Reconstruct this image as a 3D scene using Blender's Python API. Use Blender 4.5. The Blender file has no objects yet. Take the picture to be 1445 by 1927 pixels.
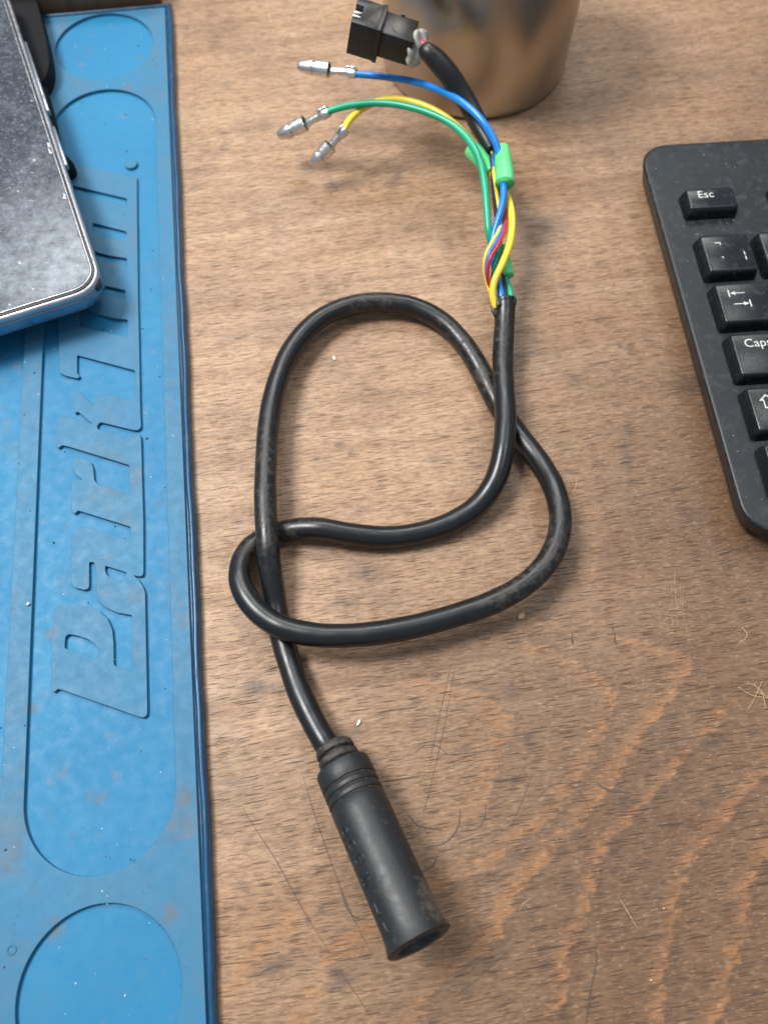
import bpy, bmesh, math, random
import numpy as np
from mathutils import Vector, Matrix
random.seed(7); rng = np.random.default_rng(7)
R = math.radians
SC = bpy.context.scene
COL = SC.collection

# ------------------------------------------------------------------ camera
CAM_H, PITCH, FPX = 0.212, 67.0, 1455.0
cd = bpy.data.cameras.new('camera'); cam = bpy.data.objects.new('camera', cd); COL.objects.link(cam)
cam.location = (0, 0, CAM_H); cam.rotation_euler = (R(90 - PITCH), 0, 0)
cd.sensor_fit = 'AUTO'; cd.sensor_width = 36; cd.lens = 36 * FPX / 1927
cd.clip_start = 0.01; cd.clip_end = 20
cd.dof.use_dof = True; cd.dof.focus_distance = 0.212; cd.dof.aperture_fstop = 12.0
SC.camera = cam
# ------------------------------------------------------------------ world and lamps (workshop ceiling light)
w = bpy.data.worlds.new('World'); SC.world = w; w.use_nodes = True
w.node_tree.nodes['Background'].inputs[0].default_value = (0.82, 0.94, 1.10, 1)
w.node_tree.nodes['Background'].inputs[1].default_value = 0.38
def lamp(name, loc, target, sx, sy, watts, colr):
    d = bpy.data.lights.new(name, 'AREA'); d.shape = 'RECTANGLE'; d.size = sx; d.size_y = sy
    d.energy = watts; d.color = colr
    o = bpy.data.objects.new(name, d); COL.objects.link(o); o.location = loc
    o.rotation_euler = (Vector(target) - Vector(loc)).to_track_quat('-Z', 'Y').to_euler()
    return o
lamp('ceiling_lamp', (-0.60, 0.34, 1.10), (0, 0.12, 0), 0.40, 0.40, 22.5, (1, 1, 0.985))
lamp('ceiling_lamp', (-0.10, 1.10, 1.15), (0, 0.15, 0), 0.90, 0.30, 10, (1, 0.99, 0.97))
lamp('ceiling_lamp', (0.55, 0.45, 1.40), (0, 0.12, 0), 0.45, 0.30, 4.0, (1, 0.99, 0.97))
SC.view_settings.view_transform = 'Standard'; SC.view_settings.look = 'None'
SC.view_settings.exposure = 0.0; SC.view_settings.gamma = 1
SC.cycles.max_bounces = 8

# ------------------------------------------------------------------ helpers
def P(u, v, z=0.0):
    """point at height z (m) seen at photo pixel (u, v)"""
    c, s = math.cos(R(PITCH)), math.sin(R(PITCH))
    dx = (u - 722.5) / FPX; dy = (963.5 - v) / FPX
    k = (CAM_H - z) / (s - c * dy)
    return Vector((dx * k, (c + s * dy) * k, z))
def r2(x, y): return (x * .29066, y * .29066)
def r3(x, y): return (x * .29066, 500 + y * .29066)
def r4(x, y): return (x * .30450, 950 + y * .30450)
def z8(x, y): return (780 + x * .4602, 1200 + y * .4602)
def z3(x, y): return (380 + x * .4030, 1150 + y * .4030)

def empty(name, label, cat, loc, group=None):
    o = bpy.data.objects.new(name, None); COL.objects.link(o); o.location = loc
    o.empty_display_size = .01; o['label'] = label; o['category'] = cat
    if group: o['group'] = group
    return o
def tag(o, label, cat, group=None, kind=None):
    if label: o['label'] = label
    if cat: o['category'] = cat
    if group: o['group'] = group
    if kind: o['kind'] = kind
    return o
def wloc(o):
    v = Vector((0, 0, 0))
    while o is not None: v = v + o.location; o = o.parent
    return v
def link(name, me, m, parent=None, smooth=True, loc=None, label=None):
    """mesh given in world coordinates"""
    o = bpy.data.objects.new(name, me); COL.objects.link(o)
    base = Vector(loc) if loc is not None else (sum((v.co for v in me.vertices), Vector()) / max(1, len(me.vertices)))
    me.transform(Matrix.Translation(-base))
    o.parent = parent
    o.location = base - (wloc(parent) if parent else Vector())
    if m: me.materials.append(m)
    me.polygons.foreach_set('use_smooth', [smooth] * len(me.polygons))
    if label: o['label'] = label
    return o
def auto(o, deg=35):
    me = o.data
    bm = bmesh.new(); bm.from_mesh(me)
    for e in bm.edges:
        e.smooth = not (len(e.link_faces) == 2 and e.calc_face_angle(0) > R(deg))
    bm.to_mesh(me); bm.free()
    return o
def pymesh(verts, faces):
    me = bpy.data.meshes.new('mesh'); me.from_pydata([tuple(v) for v in verts], [], faces); me.update(); return me
def bm_mesh(bm):
    bmesh.ops.recalc_face_normals(bm, faces=bm.faces)
    me = bpy.data.meshes.new('mesh'); bm.to_mesh(me); bm.free(); return me

def catmull(pts, n=10):
    pts = [np.array(p, float) for p in pts]
    ext = [2 * pts[0] - pts[1]] + pts + [2 * pts[-1] - pts[-2]]
    out = []
    for i in range(1, len(ext) - 2):
        p0, p1, p2, p3 = ext[i - 1:i + 3]
        d = lambda a, b: max(1e-9, np.linalg.norm((b - a)[:3])) ** .5
        t0 = 0; t1 = t0 + d(p0, p1); t2 = t1 + d(p1, p2); t3 = t2 + d(p2, p3)
        for k in range(n):
            t = t1 + (t2 - t1) * k / n
            a1 = (t1 - t) / (t1 - t0) * p0 + (t - t0) / (t1 - t0) * p1
            a2 = (t2 - t) / (t2 - t1) * p1 + (t - t1) / (t2 - t1) * p2
            a3 = (t3 - t) / (t3 - t2) * p2 + (t - t2) / (t3 - t2) * p3
            b1 = (t2 - t) / (t2 - t0) * a1 + (t - t0) / (t2 - t0) * a2
            b2 = (t3 - t) / (t3 - t1) * a2 + (t - t1) / (t3 - t1) * a3
            out.append((t2 - t) / (t2 - t1) * b1 + (t - t1) / (t2 - t1) * b2)
    out.append(pts[-1]); return np.array(out)
def sweep(path, seg=14, cap=True, flat=None, wob=0.0):
    """path rows: x y z radius -> tube mesh in world coordinates"""
    path = np.array(path, float); n = len(path); pos = path[:, :3]
    T = np.gradient(pos, axis=0); T /= np.linalg.norm(T, axis=1)[:, None] + 1e-12
    u = np.cross(T[0], [0, 0, 1.]);
    if np.linalg.norm(u) < 1e-3: u = np.cross(T[0], [0, 1., 0])
    u /= np.linalg.norm(u); verts = []
    for i in range(n):
        u = u - T[i] * np.dot(u, T[i]); u /= np.linalg.norm(u); v = np.cross(T[i], u)
        r = path[i, 3]
        for k in range(seg):
            a = 2 * math.pi * k / seg
            rr = r * (1 + (wob * math.sin(3 * a + i * .9) if wob else 0))
            fu, fv = (flat if flat else (1, 1))
            verts.append(pos[i] + rr * (fu * math.cos(a) * u + fv * math.sin(a) * v))
    faces = [(i * seg + k, i * seg + (k + 1) % seg, (i + 1) * seg + (k + 1) % seg, (i + 1) * seg + k) for i in range(n - 1) for k in range(seg)]
    if cap:
        faces.append(tuple(range(seg))[::-1]); faces.append(tuple((n - 1) * seg + k for k in range(seg)))
    bm = bmesh.new(); vs = [bm.verts.new(v) for v in verts]
    for f in faces: bm.faces.new([vs[i] for i in f])
    return bm_mesh(bm)
def pix_path(rows, n=10):
    """rows (u, v, z_mm, r_mm)"""
    return catmull([(*P(u, v, z / 1000), r / 1000) for u, v, z, r in rows], n)
def lathe(profile, origin, axis, seg=32, up=(0, 0, 1)):
    """profile rows (distance along axis, radius)"""
    a = Vector(axis).normalized(); u = a.cross(Vector(up)).normalized(); v = a.cross(u)
    o = Vector(origin); bm = bmesh.new(); rings = []
    for d, r in profile:
        if r <= 1e-7: rings.append([bm.verts.new(o + a * d)]); continue
        rings.append([bm.verts.new(o + a * d + r * (math.cos(2 * math.pi * k / seg) * u + math.sin(2 * math.pi * k / seg) * v)) for k in range(seg)])
    for A, B in zip(rings, rings[1:]):
        for k in range(seg):
            j = (k + 1) % seg
            f = [A[k % len(A)], A[j % len(A)], B[j % len(B)], B[k % len(B)]]
            f = list(dict.fromkeys(f))
            if len(f) > 2:
                try: bm.faces.new(f)
                except ValueError: pass
    return bm_mesh(bm)
def rounded(poly, r, n=4):
    """round the corners of a 2-D polygon"""
    out = []; m = len(poly); poly = [Vector(p[:2]) for p in poly]
    for i in range(m):
        a, b, c = poly[i - 1], poly[i], poly[(i + 1) % m]
        la, lc = (a - b).length, (c - b).length
        if la < 1e-9 or lc < 1e-9: continue
        d = min(r, la * .45, lc * .45)
        p, q = b + (a - b) * d / la, b + (c - b) * d / lc
        for k in range(n + 1):
            t = k / n; out.append((1 - t) ** 2 * p + 2 * t * (1 - t) * b + t * t * q)
    return out
def flat_shape(polys, z0, z1, bevel=0.0):
    """solid between z0 and z1 from 2-D outlines, inner outlines are holes"""
    cu = bpy.data.curves.new('outline', 'CURVE'); cu.dimensions = '2D'; cu.fill_mode = 'BOTH'
    cu.extrude = (z1 - z0) / 2 - bevel; cu.bevel_depth = bevel; cu.bevel_resolution = 2; cu.offset = -bevel
    for p in polys:
        s = cu.splines.new('POLY'); s.points.add(len(p) - 1)
        for q, c in zip(s.points, p): q.co = (c[0], c[1], 0, 1)
        s.use_cyclic_u = True
    o = bpy.data.objects.new('outline', cu); COL.objects.link(o)
    dg = bpy.context.evaluated_depsgraph_get()
    me = bpy.data.meshes.new_from_object(o.evaluated_get(dg))
    bpy.data.objects.remove(o); bpy.data.curves.remove(cu)
    me.materials.clear(); me.transform(Matrix.Translation((0, 0, (z0 + z1) / 2)))
    return me
def prism(poly, z0, z1, bevel=0, seg=2, mtx=None):
    bm = bmesh.new(); n = len(poly)
    a = [bm.verts.new((p[0], p[1], z0)) for p in poly]; b = [bm.verts.new((p[0], p[1], z1)) for p in poly]
    bm.faces.new(a[::-1]); bm.faces.new(b)
    for i in range(n): bm.faces.new((a[i], a[(i + 1) % n], b[(i + 1) % n], b[i]))
    bmesh.ops.recalc_face_normals(bm, faces=bm.faces)
    if bevel: bmesh.ops.bevel(bm, geom=list(bm.edges), offset=bevel, segments=seg, affect='EDGES', profile=.5, clamp_overlap=True)
    if mtx: bm.transform(mtx)
    return bm_mesh(bm)
def box(x0, x1, y0, y1, z0, z1, bevel=0, seg=2, mtx=None):
    return prism([(x0, y0), (x1, y0), (x1, y1), (x0, y1)], z0, z1, bevel, seg, mtx)
def rrect(x0, x1, y0, y1, r, n=6):
    out = []
    for cx, cy, a in ((x1 - r, y1 - r, 0), (x0 + r, y1 - r, 90), (x0 + r, y0 + r, 180), (x1 - r, y0 + r, 270)):
        for k in range(n + 1):
            t = R(a + 90 * k / n); out.append((cx + r * math.cos(t), cy + r * math.sin(t)))
    return out
def ribbons(strokes, z, wob=.15):
    """strokes: (pixel polyline, width mm) -> flat marks lying at height z"""
    verts, faces = [], []
    for pl, wd in strokes:
        pts = catmull([(*P(u, v, z),) for u, v in pl], 8); n = len(pts)
        T = np.gradient(pts, axis=0); T /= np.linalg.norm(T, axis=1)[:, None] + 1e-12
        N = np.stack([-T[:, 1], T[:, 0], np.zeros(n)], 1)
        b = len(verts)
        for i in range(n):
            t = i / (n - 1); ww = wd / 2000 * (0.25 + 0.75 * math.sin(math.pi * t) ** .5) * (1 + .5 * (random.random() - .5))
            j = N[i] * (random.random() - .5) * wd / 1000 * wob * 2
            verts.append(pts[i] + N[i] * ww + j); verts.append(pts[i] - N[i] * ww + j)
        faces += [(b + 2 * i, b + 2 * i + 1, b + 2 * i + 3, b + 2 * i + 2) for i in range(n - 1)]
    return pymesh(verts, faces)

# phone corner and axes on the bench
PC = Vector((-.0869, .1587, 0)); PX = Vector((-.926, -.378, 0)).normalized(); PY = Vector((-PX.y, PX.x, 0)) * -1

# ------------------------------------------------------------------ materials
class NT:
    def __init__(s, name):
        s.m = bpy.data.materials.new(name); s.m.use_nodes = True; s.t = s.m.node_tree; s.b = s.t.nodes['Principled BSDF']
        s.co = s.t.nodes.new('ShaderNodeTexCoord').outputs['Object']
    def set(s, **k):
        for a, v in k.items():
            i = s.b.inputs[a.replace('_', ' ')]
            if hasattr(v, 'node'): s.t.links.new(v, i)
            else: i.default_value = (*v, 1) if isinstance(v, tuple) and len(v) == 3 else v
    def n(s, kind, ins={}, **props):
        nd = s.t.nodes.new('ShaderNode' + kind)
        for k, v in props.items(): setattr(nd, k, v)
        for k, v in ins.items():
            i = nd.inputs[k]
            if hasattr(v, 'node'): s.t.links.new(v, i)
            else: i.default_value = (*v, 1) if isinstance(v, tuple) and len(v) == 3 and len(getattr(i, 'default_value', ())) == 4 else v
        return nd
    def mapping(s, scale, rot=(0, 0, 0), loc=(0, 0, 0), co=None):
        return s.n('Mapping', {'Vector': co or s.co, 'Scale': scale, 'Rotation': rot, 'Location': loc}).outputs[0]
    def noise(s, co, scale, detail=4, rough=.55, dist=0.0):
        return s.n('TexNoise', {'Vector': co, 'Scale': scale, 'Detail': detail, 'Roughness': rough, 'Distortion': dist}).outputs[0]
    def ramp(s, v, stops, mode='LINEAR'):
        nd = s.n('ValToRGB', {'Fac': v}); cr = nd.color_ramp; cr.interpolation = mode
        while len(cr.elements) < len(stops): cr.elements.new(.5)
        for e, (p, c) in zip(cr.elements, stops):
            e.position = p; e.color = (*c, 1) if isinstance(c, tuple) else (c, c, c, 1)
        return nd.outputs[0]
    def step(s, v, a, b, lo=0.0, hi=1.0):
        return s.n('MapRange', {'Value': v, 'From Min': a, 'From Max': b, 'To Min': lo, 'To Max': hi}, clamp=True).outputs[0]
    def math(s, op, a, b=0.0):
        return s.n('Math', {0: a, 1: b}, operation=op).outputs[0]
    def mix(s, f, a, b, mode='MIX'):
        nd = s.n('Mix', {'Factor': f, 6: a, 7: b}, data_type='RGBA', blend_type=mode)
        return nd.outputs[2]
    def bump(s, h, strength, dist):
        s.set(Normal=s.n('Bump', {'Height': h, 'Strength': strength, 'Distance': dist}).outputs[0])
def plain(name, colr, rough=.5, metal=0.0, dust=None, dsc=300, dth=(.55, .7), bump=0, bsc=900, **kw):
    t = NT(name); c = colr
    nz = t.noise(t.co, dsc, 5, .6)
    v = t.step(t.noise(t.co, dsc * .25, 3), .3, .7, .82, 1.12)
    c = t.mix(1.0, colr, t.n('CombineColor', {0: v, 1: v, 2: v}).outputs[0], 'MULTIPLY')
    rg = rough
    if dust:
        f = t.step(nz, dth[0], dth[1]); c = t.mix(t.math('MULTIPLY', f, dust[1]), c, dust[0]); rg = t.math('ADD', t.math('MULTIPLY', f, .3), rough)
    t.set(Base_Color=c, Roughness=rg, Metallic=metal, **kw)
    if bump: t.bump(t.noise(t.co, bsc, 3), bump, .0002)
    return t.m
def wood_material():
    t = NT('wood'); GR = R(-8.5)
    g = t.mapping((1, 1, 1), (0, 0, GR))
    warp = t.noise(g, 11, 1); gw = t.n('VectorMath', {0: g, 1: t.n('CombineXYZ', {'X': 0.0, 'Y': t.math('MULTIPLY', t.math('SUBTRACT', warp, .5), .006)}).outputs[0]}, operation='ADD').outputs[0]
    streak = t.noise(t.mapping((16, 210, 1), co=gw), 1, 5, .6)
    fibre = t.noise(t.mapping((190, 1500, 1), co=gw), 1, 4, .65)
    fleck = t.noise(t.mapping((420, 2300, 1), co=gw, loc=(3, 7, 0)), 1, 2, .6)
    blot = t.noise(g, 22, 4, .6)
    fine = t.noise(t.mapping((380, 2900, 1), co=gw, loc=(9, 2, 0)), 1, 3, .7)
    attr = t.n('Attribute', attribute_name='paint').outputs['Color']
    sep = t.n('SeparateColor', {0: attr}); band, dark, pore_falloff = sep.outputs[0], sep.outputs[1], sep.outputs[2]
    mott = t.noise(t.mapping((420, 1000, 1), co=gw, loc=(1, 5, 0)), 1, 5, .7)
    base = t.ramp(streak, [(.28, (0.294, 0.160, 0.082)), (.48, (0.407, 0.238, 0.132)), (.72, (0.508, 0.315, 0.186))])
    c = t.mix(t.math('MULTIPLY', t.step(pore_falloff, .14, .62), .80), base, (0.122, 0.058, 0.027))  # carries the painted light falloff into the base colour
    c = t.mix(t.step(fibre, .44, .64, 0, .60), c, (0.119, 0.060, 0.032))
    c = t.mix(t.step(blot, .48, .72, 0, .46), c, (0.107, 0.064, 0.043))
    brk = t.step(t.noise(t.mapping((55, 240, 1), co=gw, loc=(2, 8, 0)), 1, 5, .7), .40, .56, .10, .74)
    c = t.mix(t.math('MULTIPLY', band, brk), c, t.mix(fibre, (0.463, 0.205, 0.079), (0.305, 0.128, 0.047)))
    c = t.mix(t.step(mott, .52, .70, 0, .55), c, (0.096, 0.054, 0.033))
    c = t.mix(t.step(mott, .30, .46, .32, 0), c, (0.520, 0.315, 0.186))
    c = t.mix(t.step(fine, .50, .68, 0, .40), c, (0.096, 0.055, 0.034))
    c = t.mix(t.step(fleck, .58, .76, 0, .38), c, (0.633, 0.400, 0.251))
    warm = t.step(t.noise(t.mapping((1, 1.8, 1), co=gw, loc=(6, 3, 0)), 20, 4, .6), .50, .70, 0, .45)
    c = t.mix(warm, c, t.mix(1.0, c, (.97, .83, .68), 'MULTIPLY'))
    cold = t.step(t.noise(t.mapping((1, 1.6, 1), co=gw, loc=(11, 3, 0)), 38, 5, .65), .58, .74, 0, .50)
    c = t.mix(cold, c, t.mix(1.0, c, (.50, .54, .60), 'MULTIPLY'))
    c = t.mix(1.0, c, (.955, 1.0, 1.03), 'MULTIPLY')
    # pores: short dark dashes along the grain
    def pores(sx, sy, th, keep, off):
        vo = t.n('TexVoronoi', {'Vector': t.mapping((sx, sy, 1), co=gw, loc=off), 'Scale': 1.0, 'Randomness': 1.0}, voronoi_dimensions='2D')
        rnd = t.n('SeparateColor', {0: vo.outputs['Color']})
        thr = t.math('MULTIPLY', rnd.outputs[0], th)
        inside = t.step(t.math('SUBTRACT', thr, vo.outputs['Distance']), 0, .05)
        return t.math('MULTIPLY', inside, t.step(t.math('ADD', rnd.outputs[1], t.math('MULTIPLY', t.math('SUBTRACT', pore_falloff, .5), .6)), keep, keep + .05))
    p1 = pores(135, 2700, .30, .42, (0, 0, 0)); p2 = pores(105, 2200, .30, .48, (5.3, 2.1, 0)); p3 = pores(34, 900, .22, .78, (1.7, 9.1, 0))
    po = t.math('MAXIMUM', t.math('MAXIMUM', p1, p2), p3)
    c = t.mix(t.math('MULTIPLY', po, .70), c, (.036, .023, .017))
    dk = t.math('MULTIPLY', dark, t.step(t.noise(t.mapping((160, 420, 1), co=gw), 1, 4, .7), .25, .6, .35, 1.1))
    c = t.mix(t.math('MINIMUM', dk, .92), c, (.030, .028, .030))
    rg = t.math('ADD', t.step(t.noise(g, 90, 4), .3, .7, .40, .54), t.math('MULTIPLY', po, .3))
    t.set(Base_Color=c, Roughness=rg, Specular_IOR_Level=.38)
    h = t.math('SUBTRACT', t.math('ADD', t.math('MULTIPLY', fibre, .35), t.math('MULTIPLY', t.noise(g, 260, 3), .2)), t.math('MULTIPLY', po, .8))
    t.bump(h, .55, .00012)
    return t.m
def mat_rubber(name, dirt):
    t = NT(name)
    blot = t.noise(t.co, 38, 4, .55, .3); fine = t.noise(t.co, 300, 4, .6); big = t.noise(t.co, 16, 3)
    c = t.mix(t.step(big, .3, .7), (.007, .142, .290), (.011, .172, .325))
    d = t.step(t.math('ADD', t.math('MULTIPLY', blot, .75), t.math('MULTIPLY', fine, .25)), .60 - dirt * .42, .84 - dirt * .16, dirt * .25, .30 + dirt * .50)
    c = t.mix(d, c, (.062, .135, .190))
    c = t.mix(t.step(t.noise(t.co, 85, 5, .7), .62, .74, 0, .55), c, (.20, .145, .11))
    c = t.mix(t.step(t.noise(t.mapping((1, 1, 1), loc=(4, 4, 0)), 46, 6, .72), .56 - dirt * .06, .74, 0, .30 + dirt * .45), c, (.105, .120, .125))
    c = t.mix(t.step(t.noise(t.co, 900, 2), .70, .76, 0, .6), c, (.03, .05, .08))
    pos = t.n('NewGeometry').outputs['Position']; st = 0.0
    for u, v, rad in ((352, 1500, .0042), (345, 1170, .0030), (350, 620, .0040), (300, 950, .0022), (95, 1190, .0030), (60, 1330, .0030), (240, 165, .0030), (262, 105, .0022), (100, 1750, .0040), (320, 1720, .0036), (120, 990, .0022), (180, 1500, .0035), (15, 1620, .006)):
        st = t.math('MAXIMUM', st, t.step(t.n('VectorMath', {0: pos, 1: tuple(P(u, v, .0028))}, operation='DISTANCE').outputs['Value'], rad * .2, rad, .75, 0))
    st = t.math('MULTIPLY', st, t.step(t.noise(t.co, 210, 6, .75), .40, .60))
    c = t.mix(st, c, (.115, .100, .085))
    t.set(Base_Color=c, Roughness=t.step(fine, .3, .7, .48, .66), Specular_IOR_Level=.35)
    t.bump(t.noise(t.co, 700, 4), .12, .0002)
    return t.m
def phone_glass():
    t = NT('dusty_glass_glare')
    lo = t.noise(t.co, 45, 3, .5); a = t.math('ADD', t.math('MULTIPLY', t.noise(t.co, 260, 8, .72), .62), t.math('MULTIPLY', lo, .38)); b = t.noise(t.mapping((900, 900, 900)), 1, 4, .7); sc = t.noise(t.mapping((160, 1500, 100), (0, 0, .5)), 1, 3, .6)
    c = t.ramp(a, [(.30, (.010, .011, .018)), (.52, (.034, .039, .052)), (.70, (.115, .125, .145))])
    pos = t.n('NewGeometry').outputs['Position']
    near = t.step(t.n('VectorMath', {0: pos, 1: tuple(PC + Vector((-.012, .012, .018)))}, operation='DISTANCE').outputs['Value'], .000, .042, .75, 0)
    c = t.mix(t.math('MULTIPLY', near, t.step(a, .36, .62, .25, 1.0)), c, (.40, .43, .465))  # glare painted into the colour near the corner, broken up with the dust
    c = t.mix(t.step(b, .52, .74, 0, .42), c, (.36, .39, .42)); c = t.mix(t.step(sc, .66, .74, 0, .7), c, (.6, .6, .62))
    vo = t.n('TexVoronoi', {'Vector': t.co, 'Scale': 330.0}); sp = t.step(vo.outputs['Distance'], .10, .16, 1, 0)
    c = t.mix(t.math('MULTIPLY', sp, t.step(t.n('SeparateColor', {0: vo.outputs['Color']}).outputs[0], .84, .88)), c, (.50, .50, .52))
    t.set(Base_Color=c, Roughness=t.step(a, .3, .7, .22, .40), Specular_IOR_Level=.4)
    t.bump(b, .12, .0001)
    return t.m

M = {}
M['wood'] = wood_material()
M['mat_clean'] = mat_rubber('blue_rubber_recess', .10); M['mat_worn'] = mat_rubber('blue_rubber_worn', .72)
M['mat_rim'] = plain('oily_blue_rubber', (.009, .060, .130), .28, dust=((.06, .08, .09), .5), dsc=260)
def jacket_material():
    t = NT('black_cable_rubber')
    pos = t.n('NewGeometry').outputs['Position']; zone = 0.0
    for u, v, rad in ((880, 650, .020), (908, 708, .011), (512, 900, .024), (508, 1000, .014), (1036, 1062, .024), (700, 568, .012), (965, 1112, .016)):
        zone = t.math('MAXIMUM', zone, t.step(t.n('VectorMath', {0: pos, 1: tuple(P(u, v, .008))}, operation='DISTANCE').outputs['Value'], rad * .35, rad, 1, 0))
    zone = t.math('MAXIMUM', zone, t.step(t.noise(t.mapping((1, 1, 1), loc=(.37, .11, 0)), 30, 2), .68, .80, 0, .3))
    gr = t.step(t.noise(t.mapping((1, 1, 1), (0, 0, .6)), 420, 6, .72), .47, .66)
    d = t.math('MULTIPLY', zone, gr)
    fine = t.step(t.noise(t.co, 90, 3), .5, .8, 0, .10)
    c = t.mix(fine, (.0060, .0066, .0076), (.015, .015, .016)); c = t.mix(t.math('MULTIPLY', d, .42), c, (.105, .079, .055))
    t.set(Base_Color=c, Roughness=t.math('ADD', t.step(t.noise(t.co, 140, 4), .3, .7, .28, .38), t.math('MULTIPLY', d, .3)))
    t.bump(t.math('ADD', t.noise(t.co, 1500, 3), t.math('MULTIPLY', t.noise(t.co, 160, 2), 1.5)), .12, .0002)
    return t.m
M['jacket'] = jacket_material()
M['plug'] = plain('matt_black_rubber', (.0135, .0150, .0160), .47, dust=((.10, .080, .060), .45), dsc=340, dth=(.56, .80), bump=.2, bsc=2600)
def plug_material():
    t = NT('matt_black_rubber'); pos = t.n('NewGeometry').outputs['Position']
    p0 = P(822, 1700, .020); p1 = P(660, 1470, .014)
    g = t.noise(t.co, 320, 6, .72)
    near = t.step(t.n('VectorMath', {0: pos, 1: tuple(p0)}, operation='DISTANCE').outputs['Value'], .002, .0085, 1, 0)
    d = t.step(t.math('ADD', g, t.math('MULTIPLY', near, .36)), .58, .86, 0, .75)
    sc = t.step(t.noise(t.mapping((300, 1500, 300), (0, 0, .4)), 1, 3, .6), .62, .74, 0, .22)
    c = t.mix(d, (.0115, .0128, .0140), (.135, .098, .070)); c = t.mix(sc, c, (.09, .09, .09))
    t.set(Base_Color=c, Roughness=t.math('ADD', t.step(t.noise(t.co, 500, 3), .3, .7, .42, .54), t.math('MULTIPLY', d, .25)))
    t.bump(t.noise(t.co, 2400, 3), .2, .0002)
    return t.m
M['plug'] = plug_material()
M['grime'] = plain('grimy_black_rubber', (.020, .018, .016), .55, dust=((.14, .105, .075), .6), dsc=700, dth=(.45, .75), bump=.1, bsc=2000)
M['housing'] = plain('black_plastic', (.010, .010, .011), .38, dust=((.045, .036, .030), .5), dsc=420)
M['shrink'] = plain('heat_shrink', (.009, .009, .010), .42, bump=.08, bsc=1500)
M['blue'] = plain('blue_insulation', (.006, .185, .600), .30); M['green'] = plain('green_insulation', (.006, .330, .175), .32)
M['yellow'] = plain('yellow_insulation', (.82, .60, .045), .32); M['red'] = plain('red_insulation', (.52, .022, .028), .32)
M['black_wire'] = plain('black_insulation', (.008, .008, .009), .35)
M['sleeve'] = plain('green_vinyl', (.20, .84, .34), .18, Transmission_Weight=.35, IOR=1.25, bump=.15, bsc=700)
M['tin'] = plain('tinned_metal', (.76, .75, .72), .30, 1.0, dust=((.10, .10, .09), .6), dsc=900, dth=(.5, .7), bump=.35, bsc=1500)
M['dark_tin'] = plain('tarnished_metal', (.34, .335, .32), .32, 1.0, dust=((.06, .06, .055), .7), dsc=700, dth=(.45, .7), bump=.3, bsc=1500)
M['glue'] = plain('hot_glue', (.66, .67, .58), .22, Transmission_Weight=.45, IOR=1.4, bump=.4, bsc=500)
M['case'] = plain('grey_black_plastic', (.0105, .0128, .0150), .40, dust=((.085, .090, .085), .45), dsc=380, dth=(.52, .8), bump=.25, bsc=3500, Specular_IOR_Level=.40)
M['key'] = plain('key_plastic', (.0055, .0070, .0088), .26, dust=((.06, .065, .065), .35), dsc=500, dth=(.55, .8), bump=.22, bsc=3500)
M['legend'] = plain('white_print', (.58, .58, .55), .5)
M['silver'] = plain('scuffed_silver', (.50, .50, .52), .34, .9, dust=((.30, .30, .31), .5), dsc=500, dth=(.5, .7), bump=.2, bsc=1200)
M['frame'] = plain('polished_frame', (.28, .30, .37), .16, 1.0, dust=((.30, .30, .31), .4), dsc=400, dth=(.55, .75), bump=.15, bsc=900)
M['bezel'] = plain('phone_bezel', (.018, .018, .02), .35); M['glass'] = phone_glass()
M['black'] = plain('black_rubber_pad', (.005, .005, .006), .75, Specular_IOR_Level=.2)
M['ink'] = plain('dark_ink', (.075, .056, .045), .6); M['scar'] = plain('pale_wood_scar', (.46, .30, .18), .6)
M['chip'] = plain('white_chip', (.62, .60, .54), .6); M['straw'] = plain('pale_fibre', (.62, .40, .20), .6); M['speck'] = plain('pale_dust', (.62, .64, .64), .7)
M['shade_batten'] = plain('shade_batten_wood', (.20, .115, .055), .55, dust=((.06, .035, .02), .6), dsc=120, bump=.2)
M['crumb'] = plain('dark_crumb', (.035, .030, .028), .7)

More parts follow.
